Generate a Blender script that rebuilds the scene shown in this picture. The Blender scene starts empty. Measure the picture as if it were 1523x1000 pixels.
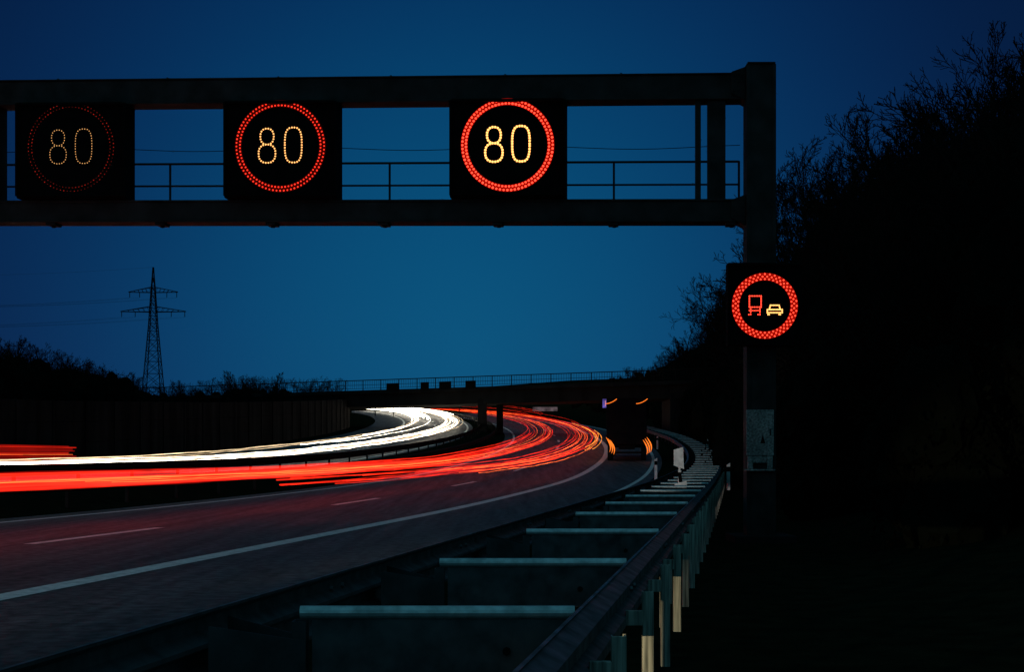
import bpy, math, random, bmesh
import numpy as np
from mathutils import Vector, Matrix
random.seed(7); rng=np.random.RandomState(5)
sc=bpy.context.scene
sc.view_settings.view_transform='Standard'
try: sc.view_settings.look='None'
except Exception: pass
sc.view_settings.exposure=0
sc.cycles.transparent_max_bounces=40

# ---------------------------------------------------------------- materials
def new_mat(name):
    m=bpy.data.materials.new(name); m.use_nodes=True
    nt=m.node_tree; nt.nodes.clear()
    return m,nt
def surf(name,c1,c2=None,rough=.7,metal=0,scale=4,bump=0,bscale=40,rough2=None,spec=.5,stretch=None,fine=0):
    m,nt=new_mat(name); N=nt.nodes; L=nt.links
    out=N.new('ShaderNodeOutputMaterial'); b=N.new('ShaderNodeBsdfPrincipled')
    L.new(b.outputs[0],out.inputs[0])
    tc=N.new('ShaderNodeTexCoord'); mp=N.new('ShaderNodeMapping')
    L.new(tc.outputs['Object'],mp.inputs[0])
    if stretch: mp.inputs['Scale'].default_value=stretch
    nz=N.new('ShaderNodeTexNoise'); nz.inputs['Scale'].default_value=scale; nz.inputs['Detail'].default_value=6
    L.new(mp.outputs[0],nz.inputs['Vector'])
    r=N.new('ShaderNodeValToRGB'); L.new(nz.outputs['Fac'],r.inputs[0])
    r.color_ramp.elements[0].position=.3; r.color_ramp.elements[1].position=.7
    c2=c2 or tuple(v*.6 for v in c1)
    r.color_ramp.elements[0].color=(*c2,1); r.color_ramp.elements[1].color=(*c1,1)
    col=r.outputs[0]
    if fine:   # aggregate / grime speckle
        n3=N.new('ShaderNodeTexNoise'); n3.inputs['Scale'].default_value=fine; n3.inputs['Detail'].default_value=3
        L.new(tc.outputs['Object'],n3.inputs['Vector'])
        m3=N.new('ShaderNodeMapRange'); m3.inputs['From Min'].default_value=.35; m3.inputs['From Max'].default_value=.65
        m3.inputs['To Min'].default_value=.4; m3.inputs['To Max'].default_value=1.5; L.new(n3.outputs['Fac'],m3.inputs[0])
        vm=N.new('ShaderNodeVectorMath'); vm.operation='SCALE'; L.new(col,vm.inputs[0]); L.new(m3.outputs[0],vm.inputs['Scale']); col=vm.outputs[0]
    L.new(col,b.inputs['Base Color'])
    b.inputs['Metallic'].default_value=metal; b.inputs['Specular IOR Level'].default_value=spec
    mr=N.new('ShaderNodeMapRange'); L.new(nz.outputs['Fac'],mr.inputs[0])
    mr.inputs['From Min'].default_value=.3; mr.inputs['From Max'].default_value=.7
    mr.inputs['To Min'].default_value=rough2 if rough2 else min(1,rough*1.2); mr.inputs['To Max'].default_value=rough
    L.new(mr.outputs[0],b.inputs['Roughness'])
    if bump:
        n2=N.new('ShaderNodeTexNoise'); n2.inputs['Scale'].default_value=bscale; n2.inputs['Detail'].default_value=4
        L.new(tc.outputs['Object'],n2.inputs['Vector'])
        bp=N.new('ShaderNodeBump'); bp.inputs['Strength'].default_value=bump; bp.inputs['Distance'].default_value=.02
        L.new(n2.outputs['Fac'],bp.inputs['Height']); L.new(bp.outputs[0],b.inputs['Normal'])
    return m
def emit(name,col,st,additive=False,noise=None):
    m,nt=new_mat(name); N=nt.nodes; L=nt.links
    out=N.new('ShaderNodeOutputMaterial'); e=N.new('ShaderNodeEmission')
    e.inputs[0].default_value=(*col,1); e.inputs[1].default_value=st
    if noise:
        tc=N.new('ShaderNodeTexCoord'); nz=N.new('ShaderNodeTexNoise'); nz.inputs['Scale'].default_value=noise
        nz.inputs['Detail'].default_value=3
        L.new(tc.outputs['Object'],nz.inputs['Vector'])
        mr=N.new('ShaderNodeMapRange'); mr.inputs['From Min'].default_value=.35; mr.inputs['From Max'].default_value=.65
        mr.inputs['To Min'].default_value=st*.35; mr.inputs['To Max'].default_value=st*1.5
        L.new(nz.outputs['Fac'],mr.inputs[0]); L.new(mr.outputs[0],e.inputs[1])
    if additive:
        t=N.new('ShaderNodeBsdfTransparent'); a=N.new('ShaderNodeAddShader')
        L.new(t.outputs[0],a.inputs[0]); L.new(e.outputs[0],a.inputs[1]); L.new(a.outputs[0],out.inputs[0])
    else: L.new(e.outputs[0],out.inputs[0])
    return m

M_ground=surf('dark_grass',(.012,.015,.009),(.005,.007,.004),rough=1,scale=3,bump=.6,bscale=20,spec=.0)
M_asph=surf('asphalt',(.070,.071,.076),(.038,.039,.043),rough=.6,rough2=.75,scale=1.2,bump=.5,bscale=45,stretch=(3,.12,1),spec=.2,fine=7)
M_paint=surf('road_paint',(.82,.82,.8),(.42,.42,.42),rough=.7,scale=9,spec=.2,fine=0)
M_steel=surf('galvanised_steel',(.70,.77,.78),(.36,.41,.42),rough=.4,rough2=.62,metal=.75,scale=14)
M_beam=surf('weathered_beam_steel',(.12,.125,.135),(.04,.043,.046),rough=.42,rough2=.65,metal=.7,scale=7)
M_post=surf('post_steel',(.5,.47,.40),(.08,.08,.07),rough=.5,rough2=.75,metal=.35,scale=9,stretch=(6,6,.3))
M_steeld=surf('weathered_steel',(.06,.064,.07),(.02,.022,.024),rough=.5,metal=.5,scale=6)
M_gantry=surf('gantry_paint',(.034,.033,.033),(.012,.0118,.0115),rough=.65,scale=3,bump=.1,spec=.15)
M_black=surf('black_housing',(.005,.005,.005),(.003,.003,.003),rough=.85,scale=5,spec=.05)
M_conc=surf('pale_plastic',(.6,.6,.6),(.4,.4,.4),rough=.85,scale=2.5,bump=.3,bscale=15)
M_cab=surf('grey_cabinet',(.34,.33,.31),(.12,.12,.115),rough=.7,scale=3.5,bump=.1,bscale=20,stretch=(1,1,.5),fine=30)
M_concb=surf('dark_concrete',(.020,.020,.020),(.009,.009,.009),rough=.9,scale=.9,bump=.3,bscale=8,stretch=(1,1,.3),spec=.05)  # very dark grey concrete with random blotches, bridge and foundation
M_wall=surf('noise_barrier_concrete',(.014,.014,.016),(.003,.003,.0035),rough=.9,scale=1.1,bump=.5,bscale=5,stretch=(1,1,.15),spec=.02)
M_bark=surf('bark',(.014,.013,.011),(.008,.008,.007),rough=1,scale=8,spec=.0)
M_leaf=surf('dark_foliage',(.007,.008,.006),(.003,.004,.003),rough=1,scale=2,spec=.0)
M_white=surf('white_plastic',(.8,.8,.8),(.55,.55,.55),rough=.5,scale=10)
M_truck=surf('truck_tarpaulin',(.012,.009,.010),(.006,.005,.006),rough=.8,scale=2,spec=.05)
M_rubber=surf('rubber',(.010,.010,.010),rough=.9,scale=10,spec=.1)

# ---------------------------------------------------------------- helpers
class MB:
    def __init__(s): s.v=[]; s.f=[]
    def add(s,vs,fs):
        o=len(s.v); s.v+= [tuple(v) for v in vs]; s.f+=[tuple(i+o for i in f) for f in fs]
    def box(s,a,b):
        x0,y0,z0=a; x1,y1,z1=b
        s.add([(x0,y0,z0),(x1,y0,z0),(x1,y1,z0),(x0,y1,z0),(x0,y0,z1),(x1,y0,z1),(x1,y1,z1),(x0,y1,z1)],
              [(3,2,1,0),(4,5,6,7),(0,1,5,4),(1,2,6,5),(2,3,7,6),(3,0,4,7)])
    def hexa(s,p):
        s.add(p,[(3,2,1,0),(4,5,6,7),(0,1,5,4),(1,2,6,5),(2,3,7,6),(3,0,4,7)])
    def tube(s,pts,rad,n=6,cap=True):
        pts=[Vector(p) for p in pts]; k=len(pts)
        if not hasattr(rad,'__len__'): rad=[rad]*k
        vs=[];fs=[]
        for i,p in enumerate(pts):
            d=(pts[min(i+1,k-1)]-pts[max(i-1,0)])
            d.normalize()
            up=Vector((0,0,1)) if abs(d.z)<.9 else Vector((1,0,0))
            a=d.cross(up).normalized(); b=a.cross(d).normalized()
            for j in range(n):
                t=2*math.pi*j/n
                vs.append(p+(a*math.cos(t)+b*math.sin(t))*rad[i])
        for i in range(k-1):
            for j in range(n):
                j2=(j+1)%n
                fs.append((i*n+j,i*n+j2,(i+1)*n+j2,(i+1)*n+j))
        if cap and n>2:
            fs.append(tuple(range(n))[::-1]); fs.append(tuple((k-1)*n+j for j in range(n)))
        s.add(vs,fs)
    def disc(s,c,r,nrm,n=8):
        c=Vector(c); nrm=Vector(nrm).normalized(); a=nrm.cross(Vector((0,0,1))).normalized(); b=a.cross(nrm).normalized()
        s.add([c+(a*math.cos(2*math.pi*i/n)+b*math.sin(2*math.pi*i/n))*r for i in range(n)],[tuple(range(n))])
    def obj(s,name,mat,parent=None,smooth=False,bevel=0):
        me=bpy.data.meshes.new(name); me.from_pydata(s.v,[],s.f); me.update()
        if smooth: me.polygons.foreach_set('use_smooth',[True]*len(me.polygons))
        o=bpy.data.objects.new(name,me); sc.collection.objects.link(o)
        me.materials.append(mat)
        if bevel:
            m=o.modifiers.new('bevel','BEVEL'); m.width=bevel; m.segments=2; m.limit_method='ANGLE'
        if parent: setp(o,parent)
        return o
def setp(o,p):
    o.parent=p; o.matrix_parent_inverse=Matrix.Translation(-p.location)
def empty(name,loc=(0,0,0)):
    e=bpy.data.objects.new(name,None); e.location=loc; e.empty_display_size=.5; sc.collection.objects.link(e); return e
def sst(a,b,x):
    t=max(0,min(1,(x-a)/(b-a))); return t*t*(3-2*t)

# ---------------------------------------------------------------- alignment of the road (metres)
_ys=np.arange(-200,3001,1.0)
_z=np.interp(_ys,[0,42,64,75,105,145,200,250,300,400,600],[0,0,.2,.42,1.4,2.98,5.4,7.7,9.8,12.6,14.5])
k=np.ones(13)/13
for _ in range(2): _z=np.convolve(np.pad(_z,6,mode='edge'),k,mode='valid')
def zr(Y): return float(np.interp(Y,_ys,_z))
def xe(Y):
    if Y<70: return -7.03+.137*Y
    if Y<=300: return -7.03+.137*Y-(Y-70)**2/1200
    return -10.01-.246*(min(Y,600)-300)
def gz(Y,o):
    z=zr(Y)
    z+=.5*sst(9.3,12,-o)
    if o>8: z+=6.5*sst(8,22,o)*sst(-5,40,Y)+2*sst(22,60,o)
    if o<-28: z+=2.0*sst(28,40,-o)
    return z
def W(Y,o,h=0): return Vector((xe(Y)+o,Y,gz(Y,o)+h))

Yl=[-60,-40,-20,-10]+list(range(-5,120,3))+list(range(120,330,6))+[345,370,400,450,500,600,800,1200,2000,3000]
Ol=[-2500,-1200,-600,-300,-150,-90,-60,-45,-40,-36,-33,-30,-28,-26,-24.1,-12.2,-11.4,-10.6,-9.9,-9.2,-8.9,-4,0,3.8,5,6.5,8,9,10.5,12,14,16,18,20,22,26,30,40,60,100,200,400,800,1500,2500]
mb=MB(); n=len(Ol)
for Y in Yl:
    for o in Ol: mb.v.append(tuple(W(Y,o)))
for i in range(len(Yl)-1):
    for j in range(n-1): mb.f.append((i*n+j,i*n+j+1,(i+1)*n+j+1,(i+1)*n+j))
mb.obj('ground',M_ground,smooth=True)

def strip(mb,o0,o1,Y0,Y1,h,step=3):
    ys=[Y0]
    while ys[-1]+step<Y1: ys.append(ys[-1]+step)
    ys.append(Y1); b=len(mb.v)
    for Y in ys:
        mb.v.append(tuple(W(Y,o0,h))); mb.v.append(tuple(W(Y,o1,h)))
    for i in range(len(ys)-1): mb.f.append((b+2*i,b+2*i+1,b+2*i+3,b+2*i+2))
def sheet(mb,offs,Y0,Y1,h,step=3):
    ys=[y for y in np.arange(Y0,Y1,step)]+[Y1]; b=len(mb.v); n=len(offs)
    for Y in ys:
        for o in offs: mb.v.append(tuple(W(Y,o,h)))
    for i in range(len(ys)-1):
        for j in range(n-1): mb.f.append((b+i*n+j,b+i*n+j+1,b+(i+1)*n+j+1,b+(i+1)*n+j))
mb=MB(); sheet(mb,[-8.9,-4,0,3.75],-57,420,.03); mb.obj('motorway',M_asph,smooth=True)
mb=MB(); sheet(mb,[-24,-18,-12.25],-57,420,.03); mb.obj('opposite_carriageway',M_asph,smooth=True)
rm=MB()
strip(rm,-.17,.17,-50,400,.036)
strip(rm,3.12,3.32,-50,400,.036)
strip(rm,-8.1,-7.9,-50,400,.036)
strip(rm,-12.9,-12.7,-50,400,.036); strip(rm,-20.4,-20.15,-50,400,.036)
Y=24.2-18.9*3
while Y<300:
    strip(rm,-3.94,-3.74,Y,Y+5.6,.036,1.4); strip(rm,-16.6,-16.45,Y+3,Y+8.6,.036,1.4); Y+=18.9
rm.obj('road_markings',M_paint)

# ---------------------------------------------------------------- near double guard rail
def ro(Y): return .008*min(max(Y,0),60)
def wbeam(mb,off,zt,Y0,Y1,side,step=1.0,H=.31,D=.08):
    prof=[(0,0),(.0,.02),(1,.06),(1,.11),(0.1,.15),(0.1,.17),(1,.21),(1,.26),(0,.30),(0,.31)]
    th=.006
    ys=list(np.arange(Y0,Y1,step))+[Y1]
    for s in (0,1):
        b=len(mb.v); n=len(prof)
        for Y in ys:
            for (d,z) in prof: 
                mb.v.append(tuple(W(Y,off+ro(Y)+side*(d*D+s*th),0)+Vector((0,0,zt-H+z))))
        for i in range(len(ys)-1):
            for j in range(n-1): mb.f.append((b+i*n+j,b+i*n+j+1,b+(i+1)*n+j+1,b+(i+1)*n+j))
    b=len(mb.v)
    for Y in ys:
        for a in (0,.018): mb.v.append(tuple(W(Y,off+ro(Y)+side*(a-.004),zt+.003)))
    for i in range(len(ys)-1): mb.f.append((b+2*i,b+2*i+1,b+2*i+3,b+2*i+2))
g=empty('guard_rail',W(12,5.8))
mb=MB(); wbeam(mb,4.8,.75,-6,180,-1); mb.obj('road_side_beam',M_beam,g)
mb=MB(); wbeam(mb,6.36,.75,-6,180,1)
mb.obj('rear_beam',M_beam,g)
mb=MB()
for Y in np.arange(.6,120,4.0):
    for dz in (.075,.235):
        for dy in (-.12,.12):
            p=W(Y+dy,6.36+ro(Y+dy)+.088,.44+dz); mb.tube([p,p+Vector((.014,0,0))],.014,8)
            p=W(Y+dy,4.8+ro(Y+dy)+.002,.44+dz); mb.tube([p,p+Vector((.016,0,0))],.016,8)
mb.obj('splice_bolts',M_beam,g)
cross=[-1.4,2.6,6.6,9.7,13.7,17.9]+[22+4*i for i in range(36)]
mb=MB(); mt=MB(); mk=MB(); bolts=MB()
for Y in cross:
    a=W(Y,5.17+ro(Y)); b=W(Y,6.34+ro(Y))
    mt.tube([a+Vector((0,0,.735)),b+Vector((0,0,.735))],.029,14)
    mb.box((a.x+.05,Y-.004,a.z+.47),(b.x-.005,Y+.004,a.z+.71))
    mb.box((a.x+.05,Y-.05,a.z+.462),(b.x-.005,Y+.03,a.z+.469))
    for dx in (.15,.29):
        bolts.tube([(b.x-dx,Y-.02,a.z+.57),(b.x-dx,Y-.005,a.z+.57)],.018,8)
    mk.box((a.x-.03,Y-.05,a.z-.1),(a.x+.03,Y-.045,a.z+.70)); mk.box((a.x-.03,Y-.045,a.z-.1),(a.x-.025,Y+.045,a.z+.70))
    mk.box((a.x-.025,Y+.045,a.z-.1),(a.x+.03,Y+.05,a.z+.70))
    c=W(Y,4.8+ro(Y))
    z0=a.z
    for (ya,yb) in ((Y-.22,Y-.215),(Y+.215,Y+.22)):
        mk.hexa([(c.x+.02,ya,z0+.47),(a.x+.03,Y-.06 if ya<Y else Y+.055,z0+.42),(a.x+.03,(Y-.055 if ya<Y else Y+.06),z0+.42),(c.x+.02,yb,z0+.47),
                 (c.x+.02,ya,z0+.70),(a.x+.03,Y-.06 if ya<Y else Y+.055,z0+.62),(a.x+.03,(Y-.055 if ya<Y else Y+.06),z0+.62),(c.x+.02,yb,z0+.70)])
    mb.hexa([(c.x+.02,Y-.2,z0+.585),(a.x,Y-.05,z0+.56),(a.x,Y+.04,z0+.56),(c.x+.02,Y+.2,z0+.585),(c.x+.02,Y-.2,z0+.592),(a.x,Y-.05,z0+.567),(a.x,Y+.04,z0+.567),(c.x+.02,Y+.2,z0+.592)])
mt.obj('spacer_tubes',M_steel,g,smooth=False); mb.obj('spacer_webs',M_beam,g); mk.obj('inner_posts_and_brackets',M_steeld,g); bolts.obj('bolts',M_rubber,g)
mb=MB(); Y=-2
while Y<176:
    a=W(Y,6.56+ro(Y)); x,z=a.x,a.z; w=.03
    mb.box((x-w,Y-.003,z-.1),(x+w,Y+.003,z+.68))
    mb.box((x-w,Y+.0035,z-.1),(x-w+.006,Y+.06,z+.68)); mb.box((x+w-.006,Y+.0035,z-.1),(x+w,Y+.06,z+.68))
    mb.box((x-.12,Y-.02,z+.50),(x-w-.001,Y+.02,z+.58))
    mb.box((x-.115,Y+.30,z-.1),(x-.095,Y+.306,z+.42))
    Y+=2.05 if Y<60 else 4
mb.obj('posts',M_post,g,bevel=.004)

def simple_rail(name,off,Y0,Y1,side):
    g=empty(name,W(40,off))
    mb=MB()
    ys=list(np.arange(Y0,Y1,3.)); prof=[(0,.44),(.08,.5),(.08,.55),(0,.6),(.08,.65),(.08,.7),(0,.75)]
    n=len(prof)
    for Y in ys:
        for d,z in prof: mb.v.append(tuple(W(Y,off+side*d,z)))
    for i in range(len(ys)-1):
        for j in range(n-1): mb.f.append((i*n+j,i*n+j+1,(i+1)*n+j+1,(i+1)*n+j))
    mb.obj('beam',M_rubber,g)
    mb=MB()
    for Y in np.arange(Y0,Y1,4.):
        p=W(Y,off-side*.06); mb.box((p.x-.04,Y-.05,p.z-.1),(p.x+.04,Y+.05,p.z+.72))
    mb.obj('posts',M_rubber,g)
simple_rail('median_guard_rail',-9.9,8,330,1)
simple_rail('median_guard_rail.001',-11.4,8,330,-1)

# ---------------------------------------------------------------- gantry
GX,GY=4.0,25.5
def G(u,w,d=0): return Vector((GX-u+d*.1,GY+.1*u+d,w+.0145*u))
def gbox(mb,u0,u1,w0,w1,d0,d1):
    p=[G(u1,w0,d0),G(u0,w0,d0),G(u0,w0,d1),G(u1,w0,d1),G(u1,w1,d0),G(u0,w1,d0),G(u0,w1,d1),G(u1,w1,d1)]
    mb.hexa(p)
gan=empty('sign_gantry',(4.07,25.5,0))
mb=MB()
gbox(mb,.16,17.4,7.35,7.72,0,.42)
gbox(mb,.16,17.4,7.722,7.745,-.03,.45)
gbox(mb,.16,17.4,5.32,5.62,0,.42)
gbox(mb,.16,17.4,5.28,5.318,-.03,.45)
gbox(mb,.16,17.4,5.622,5.66,-.02,.44)
gbox(mb,.16,17.4,7.31,7.348,-.02,.44)
mb.obj('chords',M_gantry,gan,bevel=.008)
mb=MB()
for u0,u1 in ((.47,.765),(.873,.965)): gbox(mb,u0,u1,5.664,7.306,.05,.37)
for u in (12.9,14.8,16.9): gbox(mb,u,u+.2,5.664,7.306,.05,.37)
mb.obj('verticals',M_gantry,gan,bevel=.006)
def column(x,y,w,top,name,basez):
    mb=MB(); mb.box((x-w/2,y-.23,basez),(x+w/2,y+.23,top)); mb.box((x-w/2,y-.26,top+.002),(x+w/2,y+.26,top+.03))
    mb.box((x-w/2-.012,y-.245,basez),(x-w/2+.05,y-.232,top)); mb.box((x+w/2-.05,y-.245,basez),(x+w/2+.012,y-.232,top))
    return mb.obj(name,M_gantry,gan,bevel=.006)
column(4.075,25.5,.455,7.83,'column',0)
pz=gz(27,-10.6); column(-13.7,27.2,.455,8.1,'median_column',pz)
mb=MB()
for w0,w1 in ((7.28,7.83),(5.22,5.72)):
    p=[G(.38,w0+.12,-.06),G(.155,w0,-.06),G(.155,w0,.46),G(.38,w0+.12,.46),G(.38,w1-.08,-.06),G(.155,w1,-.06),G(.155,w1,.46),G(.38,w1-.08,.46)]
    mb.hexa(p)
    for du in (.2,.27,.34):
        for dw in (.16,.3,.42): mb.tube([G(du,w0+dw,-.08),G(du,w0+dw,-.06)],.014,6)
mb.obj('joint_plates',M_gantry,gan,bevel=.01)
mb=MB()
for u in (.4,2.33,4.26,6.19,8.12,10.05,11.98,13.9):
    gbox(mb,u-.09,u+.07,5.235,5.278,.0,.3); mb.tube([G(u-.03,5.235,.1),G(u-.03,5.2,.1)],.035,8)
    gbox(mb,u-.16,u-.13,7.747,7.765,0,.4)
mb.obj('clamps',M_gantry,gan)
mb=MB()
for w,r in ((6.42,.021),(6.03,.018)): mb.tube([G(.22,w,.75),G(17,w,.75)],r,6)
for u in (.22,2.33,6.2,10.1,14): mb.tube([G(u,5.72,.75),G(u,6.43,.75)],.021,6)
gbox(mb,.2,17,5.70,5.735,.46,.85)
mb.obj('walkway_railing',M_gantry,gan)
mb=MB(); pts=[]
for i in range(60):
    u=.2+i*.28; pts.append(G(u,6.68+.03*math.cos(u*1.64),.8))
mb.tube(pts,.006,4); mb.obj('cable',M_black,gan)
mb=MB(); mb.box((3.82,25.2,1.42),(4.27,25.25,2.17)); mb.box((3.84,25.196,1.2),(3.93,25.25,1.418)); mb.box((4.16,25.196,1.2),(4.25,25.25,1.418))
mb.box((3.93,25.21,1.3),(4.16,25.25,1.418)); mb.box((3.79,25.19,1.17),(4.29,25.25,1.198))
mb.obj('control_cabinet_door',M_cab,gan,bevel=.008)
mb=MB(); mb.add([(4.045,25.197,1.62),(4.13,25.197,1.62),(4.087,25.197,1.76)],[(0,1,2)])
mb.box((4.2,25.185,1.75),(4.215,25.199,1.86)); mb.obj('door_warning_plate',M_rubber,gan)
mb=MB(); mb.box((3.6,24.9,-.1),(4.6,26.1,.12)); mb.obj('foundation',M_concb,gan,bevel=.02)

# LED signs
E_num=[emit('led_warm_bright',(1,.42,.11),2.8),emit('led_warm_mid',(1,.44,.13),2.0),emit('led_warm_dim',(1,.5,.18),.85)]
E_red=[emit('led_red_bright',(1,.045,.022),3.4),emit('led_red_mid',(1,.032,.016),1.6),emit('led_red_dim',(1,.05,.03),.26)]
E_gl=[emit('red_halo_bright',(1,.012,.004),.32),emit('red_halo_mid',(1,.012,.004),.04),None]  # weak red emission imitating the halo around the LED rings
nrm=Vector((-.1,-1,0)).normalized()
def selling(a,b,n,cx,cy,sp):
    pts=[];P=[]
    for i in range(721):
        t=2*math.pi*i/720; c,s=math.cos(t),math.sin(t)
        P.append((cx+a*math.copysign(abs(c)**(2/n),c),cy+b*math.copysign(abs(s)**(2/n),s)))
    L=sum(math.dist(P[i],P[i+1]) for i in range(720)); m=round(L/sp); acc=0;nx=0
    for i in range(720):
        if acc>=nx-1e-9 and len(pts)<m: pts.append(P[i]); nx+=L/m
        acc+=math.dist(P[i],P[i+1])
    return pts
def vms(name,u,idx):
    s=empty(name,G(u,6.54,-.2)); 
    mb=MB(); gbox(mb,u-.965,u+.965,5.67,7.3,-.16,.30)
    mb.obj('housing',M_black,s,bevel=.01)
    mb=MB()
    gbox(mb,u-.965,u-.93,5.70,7.29,-.22,-.163); gbox(mb,u+.93,u+.965,5.70,7.29,-.22,-.163); gbox(mb,u-.93,u+.93,7.255,7.29,-.26,-.163); gbox(mb,u-.93,u+.93,5.70,5.73,-.22,-.163)
    mb.tube([G(u,5.69,-.18),G(u,5.62,-.18)],.03,8)
    mb.obj('rim',M_black,s)
    D=-.168
    rr=[.020,.0155,.009][idx]; rn=[.0205,.015,.009][idx]
    mb=MB()
    for r,off in ((.752,0),(.692,.5)):
        n=76
        for i in range(n):
            t=2*math.pi*(i+off)/n
            q=random.uniform(.88,1.06) if idx<2 else random.uniform(.45,1.2)
            mb.disc(G(u-r*math.cos(t),6.54+r*math.sin(t),D),rr*q,nrm)
    mb.obj('red_ring_leds',E_red[idx],s)
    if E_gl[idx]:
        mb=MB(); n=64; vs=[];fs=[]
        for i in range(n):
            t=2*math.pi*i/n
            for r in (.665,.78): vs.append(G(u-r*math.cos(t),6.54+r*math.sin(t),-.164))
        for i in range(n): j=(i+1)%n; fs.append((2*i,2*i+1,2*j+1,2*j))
        mb.add(vs,fs); mb.obj('ring_halo',E_gl[idx],s)  # added glowing annulus, the ring's halo as a surface
    mb=MB()
    P=selling(.115,.135,2.3,-.225,.155,.044)+selling(.145,.155,2.4,-.225,-.135,.044)+selling(.145,.295,3.0,.225,.01,.044)
    for a,b in P: mb.disc(G(u-a,6.55+b,D),rn,nrm)
    mb.obj('digit_leds',E_num[idx],s)
vms('speed_limit_sign',4.06,0); vms('speed_limit_sign.001',7.9,1); vms('speed_limit_sign.002',11.54,2)

s=empty('no_overtaking_sign',(4.08,25.1,3.84)); cx,cz,yy=4.09,3.845,25.0
mb=MB(); mb.box((cx-.6,25.02,3.2),(cx+.6,25.25,4.54)); mb.box((cx-.6,24.96,4.5),(cx+.6,25.018,4.54)); mb.obj('housing',M_black,s,bevel=.01)
mb=MB(); yd=25.012
for r,off in ((.515,0),(.475,.5),(.435,0)):
    n=40
    for i in range(n):
        t=2*math.pi*(i+off)/n; mb.disc((cx+r*math.cos(t),yd,cz+r*math.sin(t)),.0145,(0,-1,0))
mb.obj('red_ring_leds',E_red[0],s)
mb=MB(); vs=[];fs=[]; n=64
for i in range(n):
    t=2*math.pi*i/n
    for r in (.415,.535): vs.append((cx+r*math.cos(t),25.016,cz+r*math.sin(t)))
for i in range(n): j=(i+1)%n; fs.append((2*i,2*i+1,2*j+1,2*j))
mb.add(vs,fs); mb.obj('ring_halo',E_gl[0],s)  # same added halo annulus behind this ring
def ledpoly(mb,pts,sp,r,closed=True):
    q=pts+[pts[0]] if closed else pts
    for (x0,z0),(x1,z1) in zip(q[:-1],q[1:]):
        L=math.dist((x0,z0),(x1,z1)); m=max(1,round(L/sp))
        for i in range(m): mb.disc((cx+x0+(x1-x0)*i/m,yd,cz+z0+(z1-z0)*i/m),r,(0,-1,0))
mb=MB()
ledpoly(mb,[(-.25,-.02),(-.25,.16),(-.06,.16),(-.06,-.02)],.026,.011)
ledpoly(mb,[(-.23,-.02),(-.23,-.13)],.026,.011,False); ledpoly(mb,[(-.08,-.02),(-.08,-.13)],.026,.011,False)
ledpoly(mb,[(-.25,-.075),(-.06,-.075)],.026,.011,False); ledpoly(mb,[(-.26,-.14),(-.2,-.14)],.026,.011,False); ledpoly(mb,[(-.11,-.14),(-.05,-.14)],.026,.011,False)
mb.obj('lorry_pictogram',E_red[0],s)
mb=MB()
ledpoly(mb,[(.07,-.06),(.09,.01),(.23,.01),(.25,-.06)],.024,.012); ledpoly(mb,[(.04,-.06),(.28,-.06),(.28,-.11),(.04,-.11)],.024,.012)
ledpoly(mb,[(.05,-.14),(.09,-.14)],.02,.012,False); ledpoly(mb,[(.23,-.14),(.27,-.14)],.02,.012,False)
mb.obj('car_pictogram',E_num[0],s)

# ---------------------------------------------------------------- light trails
R_h=emit('tail_light_hot',(1,.13,.025),1.0,True,.35)
R_m=emit('tail_light_red',(1,.022,.007),.36,True,.3)
R_d=emit('tail_light_dim',(1,.014,.008),.12,True,.2)
R_o=emit('indicator_amber',(1,.28,.03),.9,True,.5)
W_h=emit('headlight_hot',(1,.90,.70),3.4,True,.5)
W_m=emit('headlight_warm',(1,.72,.42),.7,True,.4)
def trail(mb,Y0,Y1,off,h,r,wob=.01,drift=0,step=2.0):
    ph=random.random()*9; f=random.uniform(.25,.6); pts=[];rs=[]
    ys=list(np.arange(Y0,Y1,step)); 
    for i,Y in enumerate(ys):
        o=off+drift*math.sin((Y-Y0)/70+ph)
        pts.append(W(Y,o,h+wob*math.sin(Y*f+ph)+wob*.6*math.sin(Y*f*2.7+ph*2)))
        rs.append(r*(.75+.35*math.sin(Y*f*.6+ph)**2)*(1+max(0,Y-90)/260))
    mb.tube(pts,rs,5)
tr=empty('tail_light_trails',W(60,-4,.8))
bm={k:MB() for k in 'hmdo'}
for i in range(24):
    o=-5.6+random.choice([-.7,.7])+random.uniform(-.35,.35); h=random.uniform(.84,1.12)
    trail(bm['m' if i%2 else 'd'],8,random.uniform(130,320) if i%3==0 else random.uniform(90,180),o,h,random.uniform(.012,.032),drift=.25)
for i in range(4): trail(bm['h'],random.choice([8,30,45]),random.uniform(170,320),-5.6+random.uniform(-.9,.9),random.uniform(.9,1.08),.008,drift=.3)
for i in range(13): trail(bm['d'],8,random.uniform(60,110),-5.6+random.uniform(-.9,.9),random.uniform(.85,1.09),.05,drift=.1)
for i in range(20):
    o=-1.9+random.choice([-.7,.7])+random.uniform(-.3,.3); Y0=random.choice([33,34,46,60,75]); h=random.uniform(.75,1.02)
    trail(bm['m' if i%3 else 'd'],Y0,random.uniform(120,320),o,h,random.uniform(.010,.024),drift=.3)
for i in range(5): trail(bm['h'],random.choice([50,70,90]),random.uniform(160,320),-1.9+random.uniform(-.9,.9),random.uniform(.8,1.0),.011,drift=.35)
for i in range(4): trail(bm['o'],random.uniform(85,100),random.uniform(130,180),random.uniform(-1.6,-.3),random.uniform(.8,1.1),.016,drift=.3)
for h in np.arange(1.27,1.62,.024):
    trail(bm['d' if random.random()<.75 else 'm'],8,random.choice([30.2,30.2,29.6]),-5.6+random.uniform(-.1,.1),h,.011,wob=.003)
trail(bm['h'],8,30.2,-5.6,1.44,.004,wob=.003)
for i in range(4): trail(bm['m'],150,300,random.uniform(-6,-1),random.uniform(1.2,2.6),.010,drift=.3)
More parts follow.
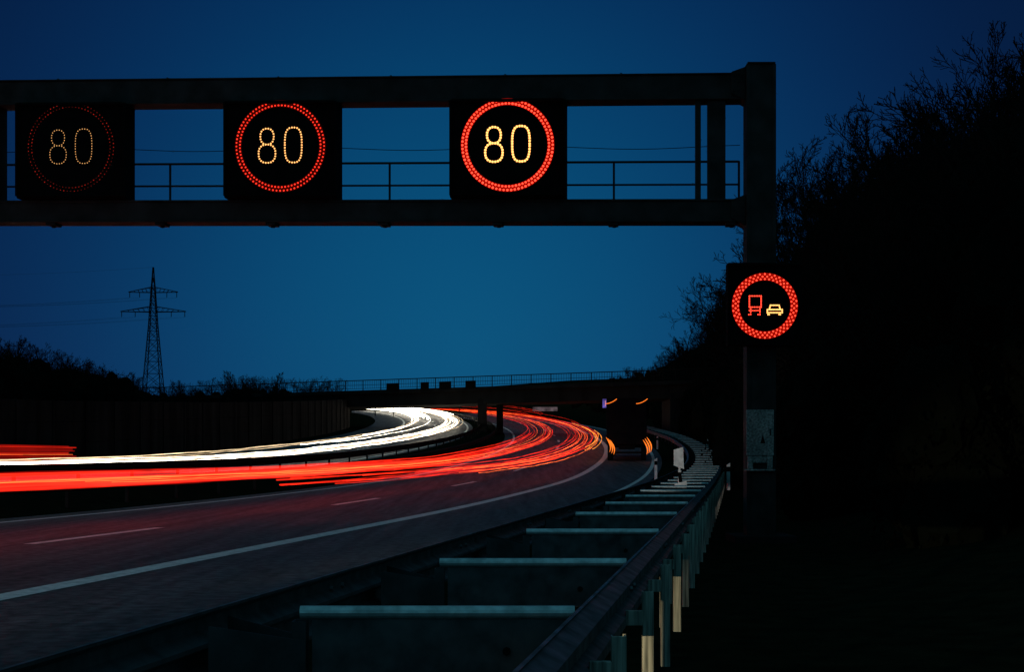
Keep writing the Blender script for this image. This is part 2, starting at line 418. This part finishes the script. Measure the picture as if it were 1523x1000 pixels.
for k_,m_ in (('h',R_h),('m',R_m),('d',R_d),('o',R_o)): bm[k_].obj({'h':'hot','m':'red','d':'faint','o':'amber'}[k_]+'_streaks',m_,tr)
tw=empty('headlight_trails',W(60,-15,.7))
a=MB(); b=MB()
for i in range(4):
    trail(a,[15,15,40,70][i],random.uniform(240,330),-14.4+(-.65,.65)[i%2]+random.uniform(-.2,.2),random.uniform(.60,.70),random.uniform(.012,.018),wob=.016,drift=.25,step=1.2)
for i in range(5):
    trail(a,random.choice([75,95,120]),random.uniform(250,330),random.choice([-15.5,-18.2])+random.choice([-.65,.65])+random.uniform(-.3,.3),random.uniform(.58,.74),random.uniform(.012,.02),wob=.014,drift=.35,step=1.5)
for i in range(13):
    trail(b,random.choice([15,50,70,90,120]),random.uniform(160,330),random.choice([-14.4,-18.2])+random.choice([-.65,.65])+random.uniform(-.5,.5),random.uniform(.52,.78),random.uniform(.010,.022),wob=.014,drift=.35,step=1.5)
for i in range(14):
    trail(a,random.uniform(160,220),random.uniform(290,345),random.choice([-14.4,-18.2])+random.uniform(-1.2,1.2),random.uniform(.5,.9),.045,drift=.3)
a.obj('bright_streaks',W_h,tw); b.obj('warm_streaks',W_m,tw)

# ---------------------------------------------------------------- lorry
lo=W(96,1.55); t=empty('lorry',lo)
hd=Vector((.087,1,0)).normalized(); rt=Vector((hd.y,-hd.x,0))
def T(a,b,c): return lo+rt*a+hd*b+Vector((0,0,c+b*.035))
def tbox(mb,a0,a1,b0,b1,c0,c1): mb.hexa([T(a0,b0,c0),T(a1,b0,c0),T(a1,b1,c0),T(a0,b1,c0),T(a0,b0,c1),T(a1,b0,c1),T(a1,b1,c1),T(a0,b1,c1)])
mb=MB(); tbox(mb,-1.25,1.25,0,8.5,1.05,3.95); tbox(mb,-1.2,1.2,9.1,11,.6,3.1); tbox(mb,-1.1,1.1,9.4,11,3.1,3.6); mb.obj('body_and_cab',M_truck,t,bevel=.04)
mb=MB(); tbox(mb,-.02,.02,-.03,-.002,1.1,3.9); tbox(mb,-1.2,-1.15,-.03,-.002,1.1,3.9); tbox(mb,1.15,1.2,-.03,-.002,1.1,3.9); tbox(mb,-1.15,1.15,-.1,-.02,.5,.62); tbox(mb,-.5,.5,.2,9,.75,1.0); mb.obj('door_bars_and_bumper',M_rubber,t)
mb=MB()
for bb in (1.6,2.9,9.9):
    for sd in (-1.2,.9):
        mb.tube([T(sd,bb,.5),T(sd+.3,bb,.5)],.5,16)
mb.obj('wheels',M_rubber,t)
mb=MB()
for sgn in (-1,1):
    for kk in range(3):
        mb.tube([T(sgn*1.02+.12*kk*sgn+.28*math.sin(q*2.2),-.15-.2*q,.45+.08*kk+.9*(1-q)) for q in np.linspace(0,1,9)],[.010+.035*math.sin(math.pi*q) for q in np.linspace(0,1,9)],6)
    mb.tube([T(sgn*.95-.35+.7*q,-.15,3.6+.3*q*q) for q in np.linspace(0,1,7)],.025,6)
mb.obj('tail_and_marker_lights',emit('lorry_lights',(1,.2,.02),1.3),t)

# ---------------------------------------------------------------- bridge
br=empty('road_bridge',(-3,150,3)) 
def bbox(mb,s0,s1,z0,z1,d0,d1):
    mb.hexa([B(s1,z0,d0),B(s0,z0,d0),B(s0,z0,d1),B(s1,z0,d1),B(s1,z1,d0),B(s0,z1,d0),B(s0,z1,d1),B(s1,z1,d1)])
def B(s,z,d=0): return Vector((26-s,146+.486*s+d,z-.009*s))
mb=MB(); bbox(mb,-8,95,7.2,8.55,.6,8.5); bbox(mb,-8,95,8.552,8.95,0,9); mb.obj('deck',M_concb,br,bevel=.03)
mb=MB()
bbox(mb,-8,95,9.98,10.07,.12,.2); bbox(mb,-8,95,9.5,9.54,.14,.18); bbox(mb,-8,95,9.12,9.16,.14,.18)
s_=-8
while s_<95:
    bbox(mb,s_,s_+.1,8.95,9.98,.14,.2)
    for q in range(1,8): bbox(mb,s_+q*.25,s_+q*.25+.03,9.16,9.98,.15,.18)
    s_+=2
mb.obj('parapet_railing',M_rubber,br)
def pier(x,y,w,top):
    m=MB(); o=x-xe(y); z0=gz(y,o); m.box((x-w/2,y-.5,z0-.2),(x+w/2,y+.5,top)); return m
m=pier(-3.1,161.2,.95,7.4); m2=pier(-1.3,165,.7,7.4); m.obj('median_pier',M_concb,br,bevel=.05); m2.obj('median_pier_rear',M_concb,br,bevel=.05)
mb=MB(); mb.box((15.5,151.5,0),(30,160,7.6)); mb.obj('abutment',M_concb,br)
mb=MB(); mb.box((-36,177,0),(-20.5,186,8.0)); mb.obj('far_abutment',M_concb,br)
mb=MB()
for x,wd in ((-12.7,1.4),(-9.2,.9),(-7,1.3),(-4.3,1.1)):
    s0=26-x; bbox(mb,s0-wd/2,s0+wd/2,8.8,9.6,-.15,-.05)
mb.obj('sign_backs',M_black,br)

def lamp(name,Y,off,h,col,st,r):
    p=W(Y,off); e=empty(name,p); m=MB(); m.tube([p,p+Vector((0,0,h))],.08,6); m.box((p.x-.35,Y-.1,p.z+h),(p.x+.35,Y+.1,p.z+h+.35)); m.obj('pole_and_box',M_black,e)
    m=MB(); m.disc(p+Vector((0,-.12,h+.17)),r,(0,-1,0),12); m.obj('lens',emit(name+'_glow',col,st),e)
lamp('warning_light',230,-11,3.0,(1,.45,.05),8,.14); lamp('warning_light.001',235,-20.5,3.6,(1,.5,.08),6,.12)
lamp('warning_light.002',240,-23,2.6,(1,.8,.5),4,.09)
def board(name,x,Y,zc,w,h,mat):
    z0=gz(Y,x-xe(Y)); e=empty(name,(x,Y,z0)); m=MB(); m.box((x-.06,Y,z0),(x+.06,Y+.12,zc-h/2)); m.box((x-w/2-.05,Y,zc-h/2-.05),(x+w/2+.05,Y+.2,zc+h/2+.05)); m.obj('post_and_case',M_black,e)
    m=MB(); m.add([(x-w/2,Y-.01,zc-h/2),(x+w/2,Y-.01,zc-h/2),(x+w/2,Y-.01,zc+h/2),(x-w/2,Y-.01,zc+h/2)],[(0,1,2,3)]); m.obj('lit_face',mat,e)
    return e
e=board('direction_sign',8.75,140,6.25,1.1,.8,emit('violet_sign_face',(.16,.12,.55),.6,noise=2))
m=MB(); 
for q in (-.3,-.1,.12,.33): m.box((8.75+q-.03,139.97,5.98),(8.75+q+.03,139.985,6.5))
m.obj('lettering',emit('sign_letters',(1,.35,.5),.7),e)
board('distant_board',5.6,262,9.5,4.2,.7,emit('pale_board_face',(.5,.36,.4),.16,noise=1))

# ---------------------------------------------------------------- noise barrier wall
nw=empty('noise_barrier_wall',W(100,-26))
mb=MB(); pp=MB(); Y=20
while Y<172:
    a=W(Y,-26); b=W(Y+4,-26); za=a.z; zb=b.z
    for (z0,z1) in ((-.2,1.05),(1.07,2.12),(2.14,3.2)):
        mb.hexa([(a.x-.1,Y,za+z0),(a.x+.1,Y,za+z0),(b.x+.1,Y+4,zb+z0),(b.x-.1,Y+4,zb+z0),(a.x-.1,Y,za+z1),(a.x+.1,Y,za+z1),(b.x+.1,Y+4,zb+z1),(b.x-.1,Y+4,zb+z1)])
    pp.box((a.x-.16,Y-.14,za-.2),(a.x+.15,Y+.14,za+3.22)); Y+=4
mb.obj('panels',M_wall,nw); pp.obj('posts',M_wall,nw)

# ---------------------------------------------------------------- pylon
def pylon(name,x,y,z0,top):
    e=empty(name,(x,y,z0)); m=MB(); H=top-z0
    def hw(z):
        t=(z-z0)/H
        if t<.62: return 3.6-(3.6-1.25)*t/.62
        return max(.12,1.25*(1-(t-.62)/.38)**.8)
    lv=[z0+H*q for q in (0,.11,.21,.30,.38,.45,.52,.58,.63,.68,.73,.78,.83,.88,.94,1)]
    for sx,sy in ((1,1),(1,-1),(-1,1),(-1,-1)):
        m.tube([(x+sx*hw(z),y+sy*hw(z),z) for z in lv],.16,4)
    for i in range(len(lv)-1):
        a,b=hw(lv[i]),hw(lv[i+1])
        for (p,q) in (((1,1),(-1,1)),((1,-1),(-1,-1)),((1,1),(1,-1)),((-1,1),(-1,-1))):
            m.tube([(x+p[0]*a,y+p[1]*a,lv[i]),(x+q[0]*b,y+q[1]*b,lv[i+1])],.09,3); m.tube([(x+q[0]*a,y+q[1]*a,lv[i]),(x+p[0]*b,y+p[1]*b,lv[i+1])],.09,3)
            m.tube([(x+p[0]*a,y+p[1]*a,lv[i]),(x+q[0]*a,y+q[1]*a,lv[i])],.08,3)
    tips=[]
    for zf,w in ((54.6,8.),(48.3,10.6)):
        for sg in (1,-1):
            for sy in (-1,1):
                h0=hw(zf)
                m.tube([(x+sg*h0,y+sy*h0,zf),(x+sg*w,y,zf+.1)],.12,4); m.tube([(x+sg*h0,y+sy*h0,zf+1.7),(x+sg*w,y,zf+.2)],.1,4)
                for q in np.linspace(0,.85,6):
                    xa=x+sg*(h0+(w-h0)*q); yb=y+sy*h0*(1-q); m.tube([(xa,yb,zf),(xa+sg*(w-h0)*.08,yb,zf+1.6*(1-q))],.07,3)
            for ww in (w-.4,w*.55):
                m.tube([(x+sg*ww,y,zf),(x+sg*ww,y,zf-1.6)],.12,4); tips.append(Vector((x+sg*ww,y,zf-1.7)))
    m.obj('lattice',M_rubber,e)
    m=MB()
    for tp in tips+[Vector((x,y,top))]:
        pts=[]
        for q in np.linspace(0,1,24): pts.append(tp+Vector((-230*q,-60*q,6*q-32*q*(1-q))))
        m.tube(pts,.025,3)
    m.obj('power_lines',M_steeld,e)
pylon('electricity_pylon',-116,500,13.5,62.8)

# ---------------------------------------------------------------- delineator, signs, phone pillar
p=W(35,5.75+ro(35)); e=empty('delineator_post',p)
mb=MB(); mb.box((p.x-.035,34.97,p.z+.4),(p.x+.035,35.03,p.z+1.1)); mb.box((p.x-.06,34.95,p.z+.72),(p.x+.1,35.05,p.z+.8)); mb.obj('post',M_white,e,bevel=.01)
mb=MB(); x,z=p.x,p.z
mb.hexa([(x-.14,34.93,z+1.2),(x+.09,34.93,z+1.12),(x+.09,34.95,z+1.12),(x-.14,34.95,z+1.2),(x-.14,34.93,z+1.56),(x+.07,34.93,z+1.62),(x+.07,34.95,z+1.62),(x-.14,34.95,z+1.56)])
mb.hexa([(x-.12,34.93,z+.62),(x+.15,34.93,z+.68),(x+.15,34.95,z+.68),(x-.12,34.95,z+.62),(x-.12,34.93,z+.78),(x+.15,34.93,z+.86),(x+.15,34.95,z+.86),(x-.12,34.95,z+.78)])
mb.box((x-.03,34.952,z+1.05),(x+.01,34.968,z+1.4))
mb.obj('reflector_plates',M_white,e)
mb=MB(); mb.hexa([(x-.02,34.96,z+.82),(x+.06,34.96,z+.82),(x+.06,34.965,z+.82),(x-.02,34.965,z+.82),(x-.05,34.96,z+1.05),(x+.03,34.96,z+1.05),(x+.03,34.965,z+1.05),(x-.05,34.965,z+1.05)]); mb.obj('black_band',M_black,e)
p=W(80,7.1); e=empty('emergency_phone',p); x,y,z=p
mb=MB(); mb.box((x-.24,y-.2,z),(x+.24,y+.2,z+1.15)); mb.box((x-.27,y-.23,z+1.152),(x+.27,y+.23,z+1.7)); mb.obj('body',M_conc,e,bevel=.03)
mb=MB(); mb.box((x-.18,y-.245,z+1.25),(x+.18,y-.232,z+1.6)); mb.box((x-.2,y-.215,z+.7),(x+.2,y-.202,z+1.0)); mb.obj('panel',surf('blue_plate',(.04,.1,.3),rough=.4),e)
for i,(Yd,of) in enumerate(((58,7.2),(112,7.3),(70,3.95),(120,3.95))):
    p=W(Yd,of); x,y,z=p; e=empty('marker_post' if i==0 else 'marker_post.%03d'%i,p)
    mb=MB(); mb.hexa([(x-.06,y-.05,z),(x+.06,y-.05,z),(x+.06,y+.05,z),(x-.06,y+.05,z),(x-.06,y-.05,z+.95),(x+.06,y-.05,z+1.02),(x+.06,y+.05,z+1.02),(x-.06,y+.05,z+.95)]); mb.obj('post',M_white,e)
    mb=MB(); mb.box((x-.062,y-.053,z+.7),(x+.062,y+.053,z+.88)); mb.obj('black_band',M_black,e)

# ---------------------------------------------------------------- vegetation
def make_tree(seed,stems,levels=4):
    R=random.Random(seed); m=MB()
    def rv(s): return Vector((R.gauss(0,s),R.gauss(0,s),R.gauss(0,s)))
    def grow(p,d,L,r,lv):
        pts=[p.copy()];rs=[r]; n=4 if lv else 5; dirs=[d]
        for i in range(n):
            d=(d+rv(.16 if lv else .09)+Vector((0,0,.07))).normalized(); p=p+d*(L/n); pts.append(p.copy()); rs.append(max(.0011,r*(1-.62*(i+1)/n))); dirs.append(d)
        m.tube(pts,rs,3,cap=False)
        if lv>=levels: return
        nc={0:9,1:6,2:5,3:4}[lv]
        for c in range(nc):
            t=.25+.75*(c+R.random())/nc; t=min(t,.999); i=int(t*n); q=pts[i].lerp(pts[i+1],t*n-i)
            ax=rv(1); ax-=ax.project(dirs[i]); ax.normalize()
            ang=R.uniform(.35,.85); nd=(dirs[i]*math.cos(ang)+ax*math.sin(ang)).normalized()
            grow(q,nd,L*R.uniform(.36,.6)*(1.15-.45*t),rs[i]*.55,lv+1)
    for s_ in range(stems):
        a=R.random()*6.28; l=R.uniform(.05,.35) if stems>1 else .03
        grow(Vector((R.gauss(0,.04),R.gauss(0,.04),0)),Vector((math.cos(a)*l,math.sin(a)*l,1)).normalized(),R.uniform(.55,.75),.017 if stems==1 else .011,0)
    zm=max(v[2] for v in m.v); m.v=[(v[0]/zm,v[1]/zm,v[2]/zm) for v in m.v]
    me=bpy.data.meshes.new('bare_tree_mesh'); me.from_pydata(m.v,[],m.f); me.materials.append(M_bark); return me
def make_bush(seed):
    R=np.random.RandomState(seed); n=6000
    vs=[];fs=[]
    cent=[(R.uniform(-.45,.45),R.uniform(-.45,.45),R.uniform(.1,.6),R.uniform(.26,.42)) for _ in range(11)]
    for (cx_,cy_,cz_,r) in cent:
        b=bmesh.new(); bmesh.ops.create_icosphere(b,subdivisions=3,radius=r*.74)
        o=len(vs)
        for v in b.verts:
            k_=1+R.uniform(-.16,.16); vs.append((cx_+v.co.x*k_,cy_+v.co.y*k_,max(-.1,cz_+v.co.z*k_)))
        for f in b.faces: fs.append(tuple(v.index+o for v in f.verts))
        b.free()
    for i in range(n):
        c=cent[R.randint(len(cent))]; d=R.normal(size=3); d/=np.linalg.norm(d); rr=c[3]*(.65+.55*R.rand()**1.6)
        p=np.array(c[:3])+d*rr
        if p[2]<0: continue
        a=R.normal(size=3); a/=np.linalg.norm(a); b_=np.cross(a,d); b_/=(np.linalg.norm(b_)+1e-6); s_=R.uniform(.009,.022)
        o=len(vs)
        for q in (-a*s_,b_*s_*.6,a*s_,-b_*s_*.6): vs.append(tuple(p+q))
        fs.append((o,o+1,o+2,o+3))
    zm=max(v[2] for v in vs); vs=[(v[0],v[1],v[2]/zm) for v in vs]
    me=bpy.data.meshes.new('bush_mesh'); me.from_pydata(vs,[],fs); me.materials.append(M_leaf); return me
TT=[make_tree(i,1) for i in range(3)]+[make_tree(10+i,4) for i in range(3)]
BB=[make_bush(i) for i in range(4)]
def inst(me,name,p,s,parent,sz=None):
    o=bpy.data.objects.new(name,me); o.location=p; o.rotation_euler=(0,0,random.random()*6.28); o.scale=(s,s,sz or s); sc.collection.objects.link(o); setp(o,parent); return o
# canopy height (metres above eye per metre of distance) against bearing x/Y
RB=([.03,.07,.10,.126,.135,.155,.174,.19,.21,.235,.25,.28,.305,.34,.45],[.050,.055,.070,.092,.118,.126,.152,.185,.207,.222,.236,.262,.28,.292,.31])
def rtop(p,sh):
    b=(p.x-sh)/p.y; return 1.4+float(np.interp(b,*RB))*p.y
ve=empty('roadside_trees',W(60,14)); 
Y=26
while Y<262:
    for o_ in (11.2,13.5,17,21):
        oo=o_+random.uniform(-.9,.9)+(0 if Y<150 else (Y-150)*.03); yy=Y+random.uniform(-1.5,1.5); p=W(yy,oo)
        H=(rtop(p,2.0 if Y<90 else 1.2)-p.z)*random.uniform(.80,1.08)
        H=min(H,17)
        inst(random.choice(TT),'bare_tree',p-Vector((0,0,.2)),max(2.5,H),ve)
    Y+=3.2 if Y<60 else 6 if Y<130 else 9
bu=empty('undergrowth',W(60,12))
Y=22
while Y<265:
    for o_ in (10.2,12.5,15.5,19,24):
        oo=o_+random.uniform(-.8,.8)+(0 if Y<150 else (Y-150)*.03); yy=Y+random.uniform(-1.5,1.5); p=W(yy,oo)
        H=(rtop(p,1.5 if Y<90 else 2.0)-p.z)*(.62 if o_<11 else .8)*random.uniform(.82,1.0)
        H=min(H,12.5); s_=max(1.6,H); inst(random.choice(BB),'bush',p-Vector((0,0,.3)),min(s_*.75,4.6),bu,s_)
    Y+=3 if Y<70 else 5
lt=empty('background_trees',W(110,-32))
random.seed(21)
LB=([-.40,-.33,-.31,-.292,-.279,-.257,-.246,-.218,-.2,-.166,-.14,-.113,-.087],[.074,.073,.072,.065,.060,.0594,.050,.048,.0500,.052,.052,.0487,.041])
def ltop(p): return 1.4+float(np.interp(p.x/p.y,*LB))*p.y
for i in range(150):
    Yy=random.uniform(58,130) if i%3 else random.uniform(130,215); oo=random.uniform(-48,-29); p=W(Yy,oo); b=p.x/p.y
    H=ltop(p)-p.z
    if H<1.2 or b<-.45: continue
    kk=random.uniform(.85,1.02) if b<-.25 else random.uniform(.6,.72)
    inst(random.choice(BB),'bush',p,min(H*.6,4.5) if b>-.25 else min(H*.7,4.5),lt,H*kk)
    if i%2: inst(random.choice(TT),'bare_tree',p,H*random.uniform(.9,1.15),lt)
for i in range(60):
    Yy=random.uniform(380,480); x=random.uniform(-160,120); z=zr(Yy)
    s_=random.uniform(5,8); inst(random.choice(BB),'bush',(x,Yy,z),s_,lt,s_*.6)

# ---------------------------------------------------------------- light : headlights of passing cars, plus added fill spots
def spot(name,loc,d,e,col,ang,blend=.5,size=.12):
    l=bpy.data.lights.new(name,'SPOT'); l.energy=e; l.color=col; l.spot_size=math.radians(ang); l.spot_blend=blend; l.shadow_soft_size=size
    o=bpy.data.objects.new(name,l); o.location=loc; o.rotation_euler=Vector(d).to_track_quat('-Z','Y').to_euler(); sc.collection.objects.link(o)
spot('car_headlight',(-9.2,-6,.8),(.14,1,-.19),11000,(.92,.94,1),27,.35)
spot('car_headlight.001',(-12.6,-2,.8),(.14,1,-.19),13000,(.92,.94,1),27,.35)
spot('post_fill_spot',(-9.2,-9,.36),(.60,1,-.02),9000,(1,.86,.5),13,.4,.06)  # added warm fill, set low so only the rail posts catch it
spot('delineator_fill_spot',(-7,2,.95),(.28,1,.02),9000,(1,.95,.85),10,.5,.06)  # added fill to brighten the delineator and phone pillar

w=bpy.data.worlds.new('World'); sc.world=w; w.use_nodes=True; nt=w.node_tree; N=nt.nodes; L=nt.links; N.clear()
out=N.new('ShaderNodeOutputWorld'); bg=N.new('ShaderNodeBackground'); L.new(bg.outputs[0],out.inputs[0])
tc=N.new('ShaderNodeTexCoord'); dt=N.new('ShaderNodeVectorMath'); dt.operation='DOT_PRODUCT'
L.new(tc.outputs['Generated'],dt.inputs[0]); gd=Vector((-.03,1,.07)).normalized(); dt.inputs[1].default_value=gd
ac=N.new('ShaderNodeMath'); ac.operation='ARCCOSINE'; L.new(dt.outputs['Value'],ac.inputs[0])
rp=N.new('ShaderNodeValToRGB'); L.new(ac.outputs[0],rp.inputs[0]); cr=rp.color_ramp; cr.interpolation='B_SPLINE'
cols=[(0,(.0015,.090,.210)),(.12,(.001,.066,.174)),(.24,(.001,.027,.105)),(.37,(.001,.010,.048)),(.58,(.001,.009,.034)),(1,(.03,.125,.165))]
cr.elements[0].position=0; cr.elements[0].color=(*cols[0][1],1); cr.elements[1].position=1; cr.elements[1].color=(*cols[-1][1],1)
for p_,c in cols[1:-1]:
    e_=cr.elements.new(p_); e_.color=(*c,1)
sky=N.new('ShaderNodeTexSky'); sky.sky_type='NISHITA'; sky.sun_disc=False; sky.sun_elevation=math.radians(-4); sky.sun_rotation=math.radians(0)
mx=N.new('ShaderNodeVectorMath'); mx.operation='SCALE'; mx.inputs['Scale'].default_value=.01; L.new(sky.outputs[0],mx.inputs[0])
ad=N.new('ShaderNodeVectorMath'); ad.operation='ADD'; L.new(rp.outputs[0],ad.inputs[0]); L.new(mx.outputs[0],ad.inputs[1])
L.new(ad.outputs[0],bg.inputs[0]); bg.inputs[1].default_value=1

cam=bpy.data.cameras.new('camera'); co=bpy.data.objects.new('camera',cam); sc.collection.objects.link(co)
co.location=(0,0,1.4); co.rotation_euler=(math.radians(90),0,0); cam.sensor_width=36; cam.lens=2300/1523*36; cam.shift_y=180/1523
cam.clip_start=.05; cam.clip_end=6000; sc.camera=co
